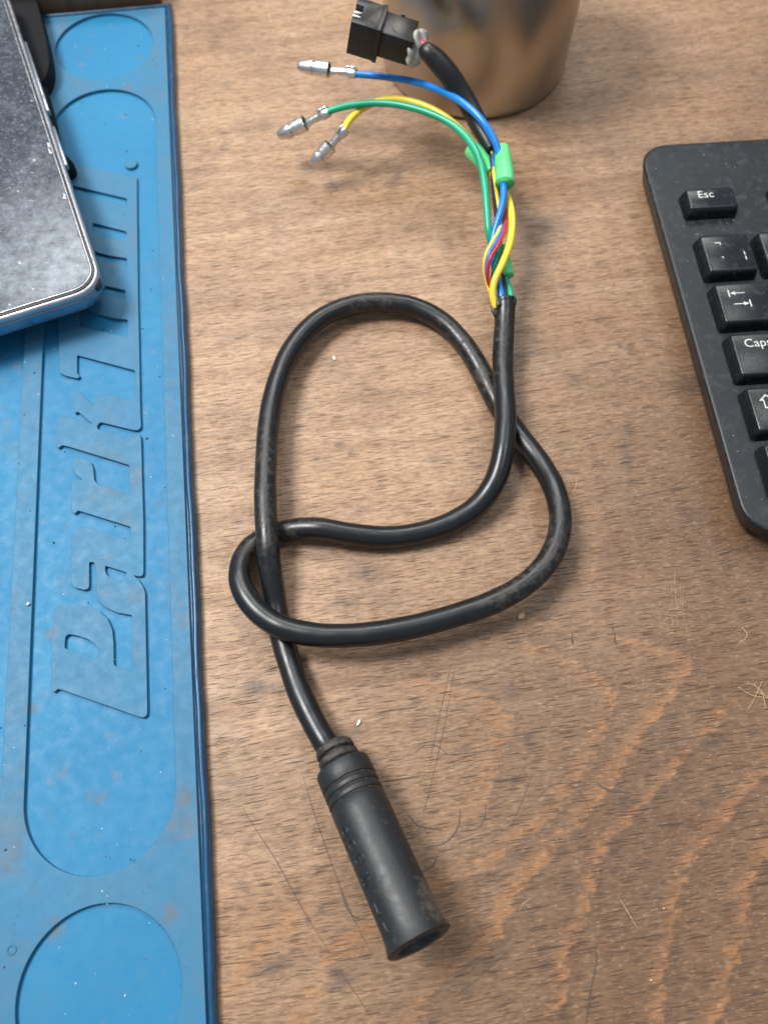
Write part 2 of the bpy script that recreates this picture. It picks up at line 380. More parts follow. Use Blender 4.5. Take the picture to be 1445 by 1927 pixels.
# ------------------------------------------------------------------ tabletop
def seg_field(X, Y, pl):
    """signed side, distance and position along a polyline for arrays X, Y"""
    best = np.full(X.shape, 9.0); side = np.zeros(X.shape)
    for (ax, ay), (bx, by) in zip(pl, pl[1:]):
        dx, dy = bx - ax, by - ay; L2 = dx * dx + dy * dy
        t = np.clip(((X - ax) * dx + (Y - ay) * dy) / L2, 0, 1)
        d = np.hypot(X - ax - t * dx, Y - ay - t * dy)
        s = np.sign((X - ax) * dy - (Y - ay) * dx)
        m = d < best; best[m] = d[m]; side[m] = s[m]
    return best, side
def tabletop():
    fx = np.arange(-.10, .1651, .00062); fy = np.arange(-.050, .3301, .00070)
    xs = np.concatenate([np.linspace(-.60, -.102, 12), fx, np.linspace(.170, .60, 12)])
    ys = np.concatenate([np.linspace(-.42, -.052, 12), fy, np.linspace(.335, .75, 12)])
    X, Y = np.meshgrid(xs, ys); ny, nx = X.shape
    # jitter along the grain makes the saw-tooth edges of the growth bands
    ga = R(8.5); across = -X * math.sin(ga) + Y * math.cos(ga); along = X * math.cos(ga) + Y * math.sin(ga)
    row = np.floor((across + 1) / .0008).astype(int); cell = np.floor(along / .011 + rng.random(4000)[row % 4000]).astype(int)
    jit = (rng.random(997)[(row * 31 + cell * 17) % 997] - .5) * .0026
    JX = X + jit * math.cos(ga); JY = Y + jit * math.sin(ga)
    band = np.zeros(X.shape); dark = np.zeros(X.shape)
    bands = [
        ([(0, 170), (120, 190), (260, 230), (360, 290), (392, 340), (380, 420), (330, 500), (310, 600), (280, 690), (200, 760)], 7, .75),
        ([(500, 30), (600, 70), (700, 130), (800, 190), (812, 260), (775, 380), (725, 480), (690, 560), (620, 650), (560, 740), (470, 800), (380, 860), (330, 940), (200, 980), (80, 1040)], 5, .85),
        ([(870, 0), (1000, 40), (1110, 70), (1118, 130), (1060, 230), (990, 320), (930, 400), (880, 480), (830, 560), (770, 640), (690, 760), (590, 830), (525, 930), (470, 1000), (410, 1050), (380, 1140), (345, 1240), (270, 1290), (180, 1340), (90, 1430), (40, 1520), (0, 1600)], 6, .95),
        ([(1300, 280), (1210, 380), (1110, 480), (1045, 560), (975, 640), (885, 740), (795, 830), (742, 920), (722, 1000), (705, 1100), (665, 1200), (625, 1300), (605, 1400), (598, 1500), (560, 1600)], 4, .9),
        ([(1460, 520), (1350, 650), (1265, 750), (1165, 850), (1105, 950), (1085, 1050), (1064, 1150), (1045, 1250), (1025, 1380), (990, 1600)], 5, .95),
        ([(1520, 780), (1440, 880), (1385, 990), (1350, 1090), (1356, 1200), (1305, 1350), (1255, 1500), (1220, 1600)], 5, .95)]
    for pl, wid, amp in bands:
        q = [tuple(P(*z8(*p))[:2]) for p in pl]
        d, s = seg_field(JX, JY, q)
        wd = wid / 1000 * .8
        inside = np.where(s > 0, np.clip(1 - d / wd, 0, 1) ** .9, np.clip(1 - d / .0006, 0, 1))
        band = np.maximum(band, amp * inside)
        dark = np.maximum(dark, np.where(s < 0, .26 * np.clip(1 - d / (wd * 1.2), 0, 1) * (d > .0004), 0))
    for pl, wid, amp in [([(100, 1780), (180, 1680), (240, 1590), (330, 1480), (420, 1420)], 5, .7), ([(380, 1960), (440, 1850), (520, 1720), (560, 1620), (640, 1540), (740, 1480)], 6, .8), ([(30, 420), (120, 430), (200, 480), (300, 560)], 4, .35)]:
        q = [tuple(P(*z3(*p))[:2]) for p in pl]; d, s = seg_field(JX, JY, q)
        band = np.maximum(band, amp * np.where(s > 0, np.clip(1 - d / (wid / 1000), 0, 1), np.clip(1 - d / .001, 0, 1)))
    stains = [(745, 335, 11, 28, -30, .55), (738, 352, 8, 14, 0, .4), (1030, 425, 34, 20, 10, .55), (1015, 455, 24, 12, 0, .45), (1060, 400, 30, 8, 10, .35), (1290, 725, 28, 22, 0, .45), (1185, 810, 8, 22, 0, .5), (1180, 860, 8, 30, 0, .5),
              (985, 800, 18, 40, 0, .3), (690, 1075, 30, 14, 0, .5), (645, 1135, 22, 12, 0, .55), (480, 1292, 30, 16, 0, .5), (545, 1300, 20, 10, 0, .3), (660, 1385, 22, 22, 0, .45), (700, 1440, 18, 30, -40, .3), (960, 1300, 18, 14, 0, .5),
              (995, 1395, 12, 16, 0, .5), (968, 1470, 18, 9, 20, .6), (938, 1468, 12, 6, 10, .5), (562, 1676, 6, 12, 0, .6), (606, 1712, 5, 11, 0, .6), (580, 1733, 6, 10, 20, .6), (640, 1840, 20, 24, 0, .6), (460, 1665, 14, 9, 0, .5),
              (520, 1820, 40, 14, 15, .6), (880, 1860, 16, 12, 0, .5), (940, 1880, 20, 10, 0, .4), (1170, 1510, 16, 10, 0, .5), (1330, 1400, 40, 10, 8, .45), (1365, 1320, 20, 10, -30, .5), (1155, 1600, 10, 4, 0, .8), (1150, 1590, 12, 7, 0, .4),
              (1330, 1510, 14, 8, 0, .4), (1310, 975, 22, 14, -30, .25), (1150, 1050, 20, 20, 0, .35), (1165, 1060, 14, 10, 0, .3), (1275, 1090, 16, 8, 0, .35), (1080, 720, 20, 14, 0, .3), (1130, 500, 12, 8, 0, .3), (1185, 650, 8, 5, 30, .6), (1165, 650, 5, 4, 0, .7), (1218, 640, 5, 5, 0, .6),
              (770, 130, 8, 4, 0, .3), (480, 70, 14, 6, 0, .25), (470, 95, 10, 7, 0, .3), (430, 160, 12, 8, 0, .3), (410, 80, 14, 6, 0, .3), (480, 240, 40, 12, 8, .28), (520, 430, 14, 10, 0, .3), (770, 430, 8, 6, 0, .4), (575, 610, 60, 10, 10, .25), (620, 690, 16, 30, 0, .12), (640, 835, 8, 5, 0, .6), (660, 850, 5, 5, 0, .6), (540, 905, 4, 4, 0, .8), (595, 862, 5, 3, 0, .7), (820, 865, 10, 8, 0, .4), (575, 770, 20, 14, 0, .2),
              (680, 960, 10, 8, 0, .4), (940, 850, 30, 30, 0, .18), (1010, 870, 16, 18, 0, .3), (1280, 150, 20, 12, 0, .25), (1120, 180, 30, 14, 8, .3), (1340, 110, 30, 10, 10, .2), (720, 1540, 12, 8, 0, .35), (1260, 1760, 20, 30, 0, .3), (1190, 1850, 20, 14, 0, .35), (1380, 1720, 14, 18, 0, .3), (1060, 1660, 22, 30, 30, .25), (1100, 1540, 24, 16, 20, .3), (1250, 1490, 30, 12, 8, .3)]
    for i in range(70):
        stains.append((rng.uniform(330, 1445), rng.uniform(250, 1927), rng.uniform(3, 16), rng.uniform(2, 7), rng.uniform(-20, 30), rng.uniform(.2, .55)))
    for u, v, a, b, rot, amp in stains:
        c = P(u, v); sx = (P(u + 1, v) - c).length; sy = (P(u, v - 1) - c).length
        dx = (X + jit * .4 - c.x) / sx; dy = (Y - c.y) / sy; t = R(rot)
        e = ((dx * math.cos(t) + dy * math.sin(t)) / a) ** 2 + ((-dx * math.sin(t) + dy * math.cos(t)) / b) ** 2
        dark = np.maximum(dark, amp * np.exp(-e * .8))
    pore_falloff_map = .12 + .50 * np.clip((X - .50 * Y + .052 + .012 * np.sin(X * 45 + 1) * np.sin(Y * 38)) / .105, 0, 1)   # light falloff painted in with the worn finish: paler left, darker and open-pored right
    me = bpy.data.meshes.new('tabletop')
    co = np.stack([X, Y, np.zeros_like(X)], -1).reshape(-1, 3)
    idx = np.arange(ny * nx).reshape(ny, nx)
    q = np.stack([idx[:-1, :-1], idx[:-1, 1:], idx[1:, 1:], idx[1:, :-1]], -1).reshape(-1, 4)
    me.vertices.add(len(co)); me.vertices.foreach_set('co', co.ravel())
    me.loops.add(q.size); me.loops.foreach_set('vertex_index', q.ravel().astype(np.int32))
    me.polygons.add(len(q)); me.polygons.foreach_set('loop_start', np.arange(0, q.size, 4, dtype=np.int32))
    me.update(); me.validate()
    at = me.attributes.new('paint', 'FLOAT_COLOR', 'POINT')
    at.data.foreach_set('color', np.stack([band, dark, pore_falloff_map, np.ones_like(band)], -1).astype(np.float32).ravel())
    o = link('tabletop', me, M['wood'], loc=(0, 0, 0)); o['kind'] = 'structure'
    edge = link('tabletop_edge', box(-.60, .60, -.42, .75, -.035, -.0006), M['wood'], o, False)
    marks = [([(856, 1253), (835, 1370), (812, 1470), (794, 1540)], .22), ([z8(150, 110), z8(110, 280), z8(60, 520)], .2),
             ([z8(0, 470), z8(40, 442), z8(90, 442), z8(138, 478)], .40), ([z8(-30, 720), z8(10, 765), z8(60, 780), z8(118, 785)], .6), ([z8(186, 700), z8(178, 770), z8(130, 835), z8(35, 860)], .45), ([z8(290, 670), z8(287, 735), z8(258, 785)], .3), ([z8(95, 890), z8(70, 935), z8(20, 960)], .4),
             ([z8(510, 650), z8(555, 606), z8(620, 597), z8(685, 640), z8(717, 720)], .25), ([z8(745, 597), z8(800, 625), z8(885, 634)], 1.0), ([z8(738, 1250), z8(742, 1330), z8(722, 1430), z8(700, 1580)], .7), ([z8(340, 408), z8(430, 398), z8(545, 378)], .35), ([z8(640, 0), z8(646, 30)], .5), ([z8(815, 0), z8(822, 28)], .5),
             ([z3(465, 745), z3(510, 900), z3(560, 1050), z3(650, 1300), z3(700, 1420), z3(790, 1600)], .26), ([z3(190, 920), z3(260, 1030), z3(350, 1170), z3(470, 1390), z3(600, 1600)], .26), ([z3(652, 1310), z3(670, 1370), z3(700, 1420), z3(750, 1440), z3(800, 1440)], .5), ([z3(270, 1690), z3(310, 1672), z3(380, 1655)], .7), ([z3(270, 1615), z3(330, 1600), z3(365, 1592)], .5), ([z3(650, 1690), z3(720, 1790), z3(794, 1900)], .22), ([z3(390, 712), z3(440, 705), z3(480, 700)], .3),
             ([(950, 1205), (1000, 1195), (1050, 1190)], .25), ([(1130, 1070), (1180, 1062), (1240, 1058)], .3), ([(1360, 1040), (1400, 1030), (1445, 1022)], .4), ([(1150, 1170), (1156, 1195), (1160, 1215)], .4), ([(1075, 1190), (1078, 1212)], .5), ([(1180, 940), (1240, 925), (1300, 915)], .3), ([(1100, 925), (1170, 908), (1205, 900)], .25), ([(940, 735), (975, 725), (1010, 715)], .25), ([(700, 1225), (760, 1210), (800, 1203)], .2), ([(1240, 1400), (1300, 1388), (1345, 1380)], .5), ([(965, 1085), (1020, 1075), (1090, 1066)], .25), ([(955, 1790), (900, 1840), (850, 1880)], .2), ([(840, 1420), (900, 1415), (960, 1405)], .25), ([(1000, 1455), (985, 1500), (960, 1560)], .2), ([(420, 1010), (470, 1003)], .25), ([(600, 540), (680, 528), (760, 520)], .15)]
    link('dark_scratch', ribbons([(a, b * .55) for a, b in marks], .00012), M['ink'], o, False)['kind'] = 'stuff'
    sc = []
    for i in range(22): u = rng.normal(1275, 11); v = rng.normal(1135, 26); sc.append(([(u, v - rng.uniform(6, 16)), (u + rng.normal(0, 1), v), (u + rng.normal(0, 2), v + rng.uniform(6, 16))], .08))
    for i in range(8): u = rng.normal(1275, 10); v = rng.normal(1150, 10); sc.append(([(u - 9, v + rng.normal(0, 2)), (u, v), (u + 9, v + rng.normal(0, 2))], .08))
    sc += [([(660, 715), (648, 735), (625, 752), (560, 790)], .12), ([(745, 840), (800, 878), (850, 905), (890, 920)], .12), ([(1085, 895), (1083, 915), (1075, 930)], .18), ([(1395, 1180), (1405, 1195), (1385, 1215)], .2), ([(505, 20), (512, 45)], .3), ([(700, 1020), (800, 1050), (830, 1065)], .1), ([(1000, 1690), (985, 1700), (975, 1715)], .15), ([(1165, 1690), (1180, 1715), (1200, 1750)], .15), ([(620, 0), (605, 25), (590, 50)], .3)]
    link('pale_scratch', ribbons(sc, .00018), M['scar'], o, False)['kind'] = 'stuff'
    return o
tabletop()

# ------------------------------------------------------------------ blue bench mat
MA = R(97.84); MO = P(415, 1927); MX = Vector((math.sin(MA), -math.cos(MA), 0)); MY = Vector((math.cos(MA), math.sin(MA), 0))
def ml(x, y): v = MO + MX * x / 1000 + MY * y / 1000; return (v.x, v.y)
def blue_mat():
    t = empty('bench_mat', 'long blue rubber bench mat with raised lettering and round recesses beside the cable', 'mat', (*ml(-60, 150), 0))
    Z0, Z1 = .0018, .0030
    out = [ml(-2.6, -120), ml(-2.6, 354.5), ml(-260, 354.5), ml(-260, -120)]
    link('base_sheet', prism(out, .0003, Z0), M['mat_clean'], t, False)
    def circ(cx, cy, r, n=72): return [ml(cx + r * math.cos(2 * math.pi * k / n), cy + r * math.sin(2 * math.pi * k / n)) for k in range(n)]
    def stad(cx, y0, y1, r, n=36): return [ml(cx + r * math.cos(math.pi * k / n), y1 - r + r * math.sin(math.pi * k / n)) for k in range(n + 1)] + [ml(cx - r * math.cos(math.pi * k / n), y0 + r - r * math.sin(math.pi * k / n)) for k in range(n + 1)]
    tray = [ml(*p) for p in rounded([(-52, 52), (-52, 300), (-240, 300), (-240, 52)], 6)]
    holes = [circ(-26.9, 9.9, 19.2), stad(-26.9, 35.3, 310.2, 19.15), circ(-26.9, 334.9, 19.2), tray]
    link('raised_surround', flat_shape([out] + holes, Z0, Z1, .00018), M['mat_worn'], t, False)
    # lettering standing up from the floor of the long recess
    o1 = [r4(*p) for p in [(330, 1158), (345, 1152), (356, 1138), (380, 1142), (860, 1310), (890, 1316), (910, 1298), (912, 1260), (905, 900), (898, 540), (886, 505), (858, 462), (826, 432), (850, 442), (878, 440), (888, 425), (888, 200)]]
    o1 += [r3(*p) for p in [(930, 1650), (922, 1400), (915, 1112), (905, 1088), (885, 1084), (815, 1108), (645, 1062), (628, 1050), (633, 1028), (650, 1012), (680, 1018), (870, 1064), (900, 1062), (915, 1040), (910, 950), (902, 500), (895, 200)]]
    o1 += [r2(*p) for p in [(893, 1700), (888, 1300), (888, 1145), (870, 1138), (480, 1060), (300, 1020), (285, 1060), (285, 1150), (495, 1205), (823, 1283), (823, 1328), (600, 1275), (540, 1275), (505, 1310), (500, 1400), (515, 1500), (560, 1600), (640, 1635), (720, 1655), (823, 1670), (823, 1725), (600, 1668), (540, 1672), (505, 1720), (500, 1800), (510, 1880), (540, 1970)]]
    o1 += [r3(*p) for p in [(590, 288), (660, 318), (740, 338), (828, 347), (828, 462), (700, 432), (512, 388), (508, 300), (500, 280), (470, 268), (380, 248), (362, 262), (372, 300), (378, 400), (385, 600), (388, 692), (430, 712), (505, 728), (520, 715), (500, 692), (500, 577), (877, 677), (877, 700), (874, 860), (860, 872), (840, 868), (720, 838), (660, 832), (630, 850), (615, 890), (612, 905), (505, 805), (488, 812), (478, 850), (480, 930), (487, 957), (505, 942), (545, 975), (600, 1024), (490, 992), (400, 968), (375, 985), (362, 1060), (368, 1170), (382, 1180), (400, 1160), (440, 1168), (840, 1290), (845, 1475), (640, 1415), (612, 1390), (605, 1310), (590, 1270), (550, 1248), (490, 1235), (472, 1260), (470, 1310), (490, 1350), (535, 1385), (480, 1387), (465, 1410), (462, 1500), (465, 1590), (485, 1607), (505, 1583), (560, 1600), (848, 1690), (848, 1775), (560, 1692), (500, 1697), (470, 1740)]]
    o1 += [r4(*p) for p in [(442, 200), (438, 480), (460, 510), (520, 525), (545, 520), (553, 500), (552, 352), (583, 354), (595, 400), (597, 540), (610, 590), (650, 630), (720, 665), (818, 682), (818, 1030), (705, 992), (703, 850), (695, 770), (665, 700), (610, 650), (540, 628), (450, 612), (390, 610), (345, 635), (330, 680), (322, 900), (318, 1140)]]
    hs = [[r4(*p) for p in [(400, 885), (405, 815), (425, 798), (480, 808), (545, 830), (590, 860), (605, 890), (603, 955)]], [r4(*p) for p in [(650, 375), (785, 418), (770, 466), (740, 464), (670, 440), (652, 415)]],
          [r2(*p) for p in [(600, 1440), (820, 1497), (820, 1560), (640, 1525), (600, 1490)]], [r3(*p) for p in [(640, 118), (812, 157), (812, 215), (650, 180), (620, 150)]]]
    outl = [rounded([P(u, v, Z1) for u, v in pl], .00055, 3) for pl in [o1] + hs]
    link('raised_lettering', flat_shape(outl, Z0 + .00003, Z1 - .0001, .00014), M['mat_worn'], t, False)
    dot = [(*P(247, 308, .0028),)]; c = P(247, 308, .0028)
    link('lettering_dot', lathe([(0, 0), (0, .0023), (.0009, .0022), (.0011, .0019), (.0011, 0)], (c.x, c.y, Z0 + .00003), (0, 0, 1), 24, (0, 1, 0)), M['mat_worn'], t, False)
    # rolled rim round the mat: groove, then a rounded bead dropping to the bench
    prof = [(-2.62, .3), (-2.62, 2.55), (-2.45, 2.15), (-2.2, 2.05), (-1.95, 2.3), (-1.75, 2.9), (-1.45, 3.25), (-1.0, 3.3), (-.6, 3.05), (-.25, 2.5), (-.05, 1.7), (0, .8), (0, .25)]
    loop = [(0, -122.6), (0, 357.1), (-262.6, 357.1), (-262.6, -122.6)]
    vs, fs = [], []; n = len(prof)
    sub = []
    for (ax, ay), (bx, by), (nx_, ny_) in ((loop[0], loop[1], (1, 0)), (loop[1], loop[2], (0, 1))):
        for k in range(60): sub.append((ax + (bx - ax) * k / 59, ay + (by - ay) * k / 59, nx_, ny_, k))
    for j, (x, y, nx_, ny_, k) in enumerate(sub):
        if k == 0 and j: nx_, ny_ = 1, 1
        if k == 59 and j < 100: nx_, ny_ = 1, 1
        wv = .18 * math.sin(j * .7) + .12 * math.sin(j * 1.9)
        for d, z in prof:
            px, py = ml(x + d * nx_ + (wv * nx_ if d > -2.3 else 0), y + d * ny_); vs.append((px, py, z / 1000))
    for j in range(len(sub) - 1):
        if j == 59: continue
        for i in range(n - 1): fs.append((j * n + i, j * n + i + 1, (j + 1) * n + i + 1, (j + 1) * n + i))
    link('rolled_rim', pymesh(vs, fs), M['mat_rim'], t, True)
    c = P(23, 1788, Z1)
    ring = [(c.x + .0010 * math.cos(a), c.y + .0010 * math.sin(a), Z1 + .00005, .00017) for a in np.linspace(0, 2 * math.pi, 20)]
    link('mould_mark', sweep(ring, 6, False), M['mat_worn'], t)
    return t
blue_mat()

# ------------------------------------------------------------------ phone and the black mount under it
PM = Matrix.Translation(PC) @ Matrix(((PX.x, PY.x, 0, 0), (PX.y, PY.y, 0, 0), (0, 0, 1, 0), (0, 0, 0, 1)))
def phone():
    t = empty('phone', 'dusty scratched smartphone with silver rim lying over the top of the blue mat', 'phone', PM @ Vector((.037, .075, .010)))
    def pl(ins, r): return [(PM @ Vector((x, y, 0)))[:2] for x, y in rrect(ins, .075 - ins, ins, .155 - ins, r - ins, 10)]
    auto(link('frame', flat_shape([pl(.0002, .0095)], .0098, .0150, .0009), M['frame'], t), 50)
    auto(link('rim', flat_shape([pl(0, .0095)], .0149, .0176, .0009), M['silver'], t), 50)
    link('bezel', flat_shape([pl(.0011, .0095)], .0174, .0180, .00015), M['bezel'], t, False)
    link('rim_trim', flat_shape([pl(.0019, .0095), pl(.0023, .0095)], .0178, .01825, .0001), M['silver'], t, False)
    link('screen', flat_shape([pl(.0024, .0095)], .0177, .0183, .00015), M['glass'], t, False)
    for a, b in ((.058, .078), (.086, .125)):
        link('side_button', box(-.0007, .0006, a, b, .0128, .0150, .0003, 2, PM), M['silver'], t, True)
    # broken splinters of the screen protector along the edge
    sp = []
    for k, (y, x) in enumerate([(.062, .0030), (.065, .0028), (.0405, .0029)]):
        sp.append((y, x))
    for y, x in sp:
        n = 5; pts = [(x + .0006 * random.random() - .0006, y + .003 * (i / n - .5)) for i in range(n)] + [(x + .0001 + .0007 * random.random(), y + .003 * (.5 - i / n)) for i in range(n)]
        link('splinter', prism(pts, .01832, .01856, 0, 1, PM), M['speck'], t, False)
    ch = [(.0004, .0056), (-.0006, .0040), (-.0001, .0026), (.0014, .0012), (.0026, .0030)]
    link('corner_chip', prism([(x + .0012, y + .0012) for x, y in ch], .0135, .0160, .0002, 1, PM), M['bezel'], t, False)
    m = empty('phone_mount', 'black rounded rubber block half hidden beneath the phone on the blue mat', 'phone mount', P(60, 100, .0031))
    ed = [(66, -40), (72, 0), (84, 50), (94, 90), (99, 128), (95, 150), (84, 168), (66, 160), (40, 100), (10, 40), (0, -40)]
    link('block', prism(rounded([P(u, v, .007) for u, v in ed], .004), .0031, .0096, .0012, 3), M['black'], m)
    c = P(131, 316, .006)
    link('foot', lathe([(0, 0), (0, .0036), (.003, .0038), (.0058, .003), (.0066, .0016), (.0067, 0)], (c.x - .0018, c.y, .0031), (0, 0, 1), 24, (0, 1, 0)), M['black'], m)
    ar = pix_path([(131 - 14, 318, 6, 1.6), (100, 240, 6, 1.8), (75, 150, 6.2, 2.0)], 6)
    link('arm', sweep(ar, 10), M['black'], m)
phone()

# ------------------------------------------------------------------ metal cup
def cup():
    t = NT('brushed_steel')
    br = t.noise(t.mapping((60, 60, 900)), 1, 3, .6); bl = t.noise(t.mapping((45, 45, 10)), 1, 2, .5)
    t.set(Base_Color=t.mix(t.step(bl, .35, .7), (.52, .46, .39), (.38, .325, .27)), Metallic=1.0, Roughness=t.step(t.math('ADD', t.math('MULTIPLY', br, .4), t.math('MULTIPLY', bl, .6)),   .3, .7, .27, .36))
    t.bump(bl, .12, .003)
    e = empty('cup', 'plain brushed steel cup standing behind the black wire plug', 'cup', (.0355, .2868, 0))
    r = .0360; h = .066
    prof = [(0, 0), (.0001, r - .0016), (.0005, r - .0006), (.0014, r - .0001), (.003, r), (h - .001, r + .0004), (h, r - .0002), (h, r - .0008), (h - .002, r - .0012), (.003, r - .0016), (.0025, 0)]
    link('body', lathe(prof, (.0355, .2868, .0001), (0, 0, 1), 96, (0, 1, 0)), t.m, e)
cup()

# ------------------------------------------------------------------ keyboard
KA = R(4.6); KO = P(1214, 321, .012)
KM = Matrix.Translation((KO.x, KO.y, 0)) @ Matrix.Rotation(KA, 4, 'Z')
def text_mesh(s, size):
    cu = bpy.data.curves.new('t', 'FONT'); cu.body = s; cu.size = size; cu.resolution_u = 3; cu.offset = 0
    o = bpy.data.objects.new('t', cu); COL.objects.link(o)
    me = bpy.data.meshes.new_from_object(o.evaluated_get(bpy.context.evaluated_depsgraph_get()))
    bpy.data.objects.remove(o); me.materials.clear(); return me
def keyboard():
    t = empty('keyboard', 'black desktop keyboard corner with chiclet keys at the right edge of the bench', 'keyboard', KM @ Vector((.1, -.07, 0)))
    W = .215
    ol = rrect(0, W, -.1355, .0118, .0095, 8)
    bm = bmesh.new()
    # side wall leans inwards to the bottom, with a small chamfer round the top
    ring = []
    for ins, z in ((.0030, .0020), (.0018, .0042), (.0003, .0100), (0, .0114), (.0004, .0119), (.0011, .0120)):
        ring.append([bm.verts.new(KM @ Vector((x, y, z))) for x, y in rrect(ins, W - ins, -.1355 + ins, .0118 - ins, .0095 - ins * .5, 8)])
    for A, B in zip(ring, ring[1:]):
        for i in range(len(A)): bm.faces.new((A[i], A[(i + 1) % len(A)], B[(i + 1) % len(A)], B[i]))
    bm.faces.new(ring[-1]); bm.faces.new(ring[0][::-1])
    auto(link('case', bm_mesh(bm), M['case'], t), 62)
    for x, y in ((.012, -.12), (.012, 0), (.19, -.12), (.19, 0)):
        link('foot', box(x, x + .012, y, y + .004, 0, .0022, .0004, 1, KM), M['black'], t, False)
    Z, KH = .0120, .0165
    def key(x0, x1, y0, y1):
        bm = bmesh.new(); rings = []
        for dx0, dx1, dy0, dy1, z, r in ((-.0012, .0012, -.0012, .0012, Z - .0004, .0014), (-.0008, .0009, -.0008, .0008, Z + .0020, .0012), (-.0002, .0002, -.0002, .0002, KH - .0004, .0009), (0, 0, 0, 0, KH - .00015, .0009), (.0003, -.0003, .0003, -.0003, KH, .0008)):
            rings.append([bm.verts.new(KM @ Vector((x, y, z))) for x, y in rrect(x0 + dx0, x1 + dx1, y0 + dy0, y1 + dy1, r, 3)])
        for A, B in zip(rings, rings[1:]):
            for i in range(len(A)): bm.faces.new((A[i], A[(i + 1) % len(A)], B[(i + 1) % len(A)], B[i]))
        bm.faces.new(rings[-1])
        o = link('key', bm_mesh(bm), M['key'], t); auto(o, 30)
        # dark well the key sits in
        return o
    def legend(me, k): return link('legend', me, M['legend'], k, False)
    def words(s, size, x, y, k):
        me = text_mesh(s, size); me.transform(KM @ Matrix.Translation((x, y, KH + .00004))); legend(me, k)
    def shapes(polys, k):
        vs, fs = [], []
        for p in polys:
            b = len(vs); vs += [KM @ Vector((x / 1000, y / 1000, KH + .00004)) for x, y in p]; fs.append(tuple(range(b, b + len(p))))
        legend(pymesh(vs, fs), k)
    X = .0093; U = .0192; KW = .0150
    rows = [(-.0222, -.0140), (-.0482, -.0340), (-.0677, -.0535), (-.0868, -.0726), (-.1058, -.0917), (-.1248, -.1106)]
    k = key(X, X + .0155, *rows[0]); words('Esc', .0042, X + .0031, -.0180, k)
    for j in range(4): key(X + .0300 + j * U, X + .0300 + j * U + .0155, *rows[0])
    k = key(X, X + KW, *rows[1])
    shapes([[(13.1, -37.0), (15.0, -37.0), (15.0, -38.1), (14.65, -38.1), (14.65, -37.35), (13.1, -37.35)], [(13.9, -42.9), (14.2, -42.7), (14.8, -43.25), (14.6, -43.45)], [(21.5, -41.2), (21.85, -41.2), (21.85, -42.6), (21.5, -42.6)], [(21.5, -43.1), (21.85, -43.1), (21.85, -44.5), (21.5, -44.5)]], k)
    for j in range(1, 9): key(X + j * U, X + j * U + KW, *rows[1])
    k = key(X, X + KW + U * .5, *rows[2])
    shapes([[(12.4, -55.9), (12.8, -55.9), (12.8, -58.7), (12.4, -58.7)], [(12.9, -57.3), (14.6, -56.6), (14.6, -58.0)], [(14.6, -57.15), (17.6, -57.15), (17.6, -57.45), (14.6, -57.45)],
            [(18.2, -60.0), (18.6, -60.0), (18.6, -62.8), (18.2, -62.8)], [(18.1, -61.4), (16.4, -60.7), (16.4, -62.1)], [(13.2, -61.25), (16.4, -61.25), (16.4, -61.55), (13.2, -61.55)]], k)
    for j in range(1, 8): key(X + (j + .5) * U, X + (j + .5) * U + KW, *rows[2])
    k = key(X, X + KW + U * .75, *rows[3]); words('Caps Lock', .0042, X + .0031, -.0774, k)
    for j in range(1, 8): key(X + (j + .75) * U, X + (j + .75) * U + KW, *rows[3])
    k = key(X, X + KW + U * .25, *rows[4])
    cx = 13.9; ar = [(0, 0), (2.3, -2.1), (1.15, -2.1), (1.15, -4.7), (-1.15, -4.7), (-1.15, -2.1), (-2.3, -2.1)]; inn = [(0, -.55), (1.35, -1.75), (.8, -1.75), (.8, -4.35), (-.8, -4.35), (-.8, -1.75), (-1.35, -1.75)]
    shapes([[(cx + ar[i][0], -94.0 + ar[i][1]), (cx + ar[(i + 1) % 7][0], -94.0 + ar[(i + 1) % 7][1]), (cx + inn[(i + 1) % 7][0], -94.0 + inn[(i + 1) % 7][1]), (cx + inn[i][0], -94.0 + inn[i][1])] for i in range(7)], k)
    for j in range(1, 9): key(X + (j + .25) * U, X + (j + .25) * U + KW, *rows[4])
    key(X, X + KW + U * .25, *rows[5])
    for j in range(1, 3): key(X + j * U * 1.25, X + j * U * 1.25 + KW + U * .25, *rows[5])
keyboard()

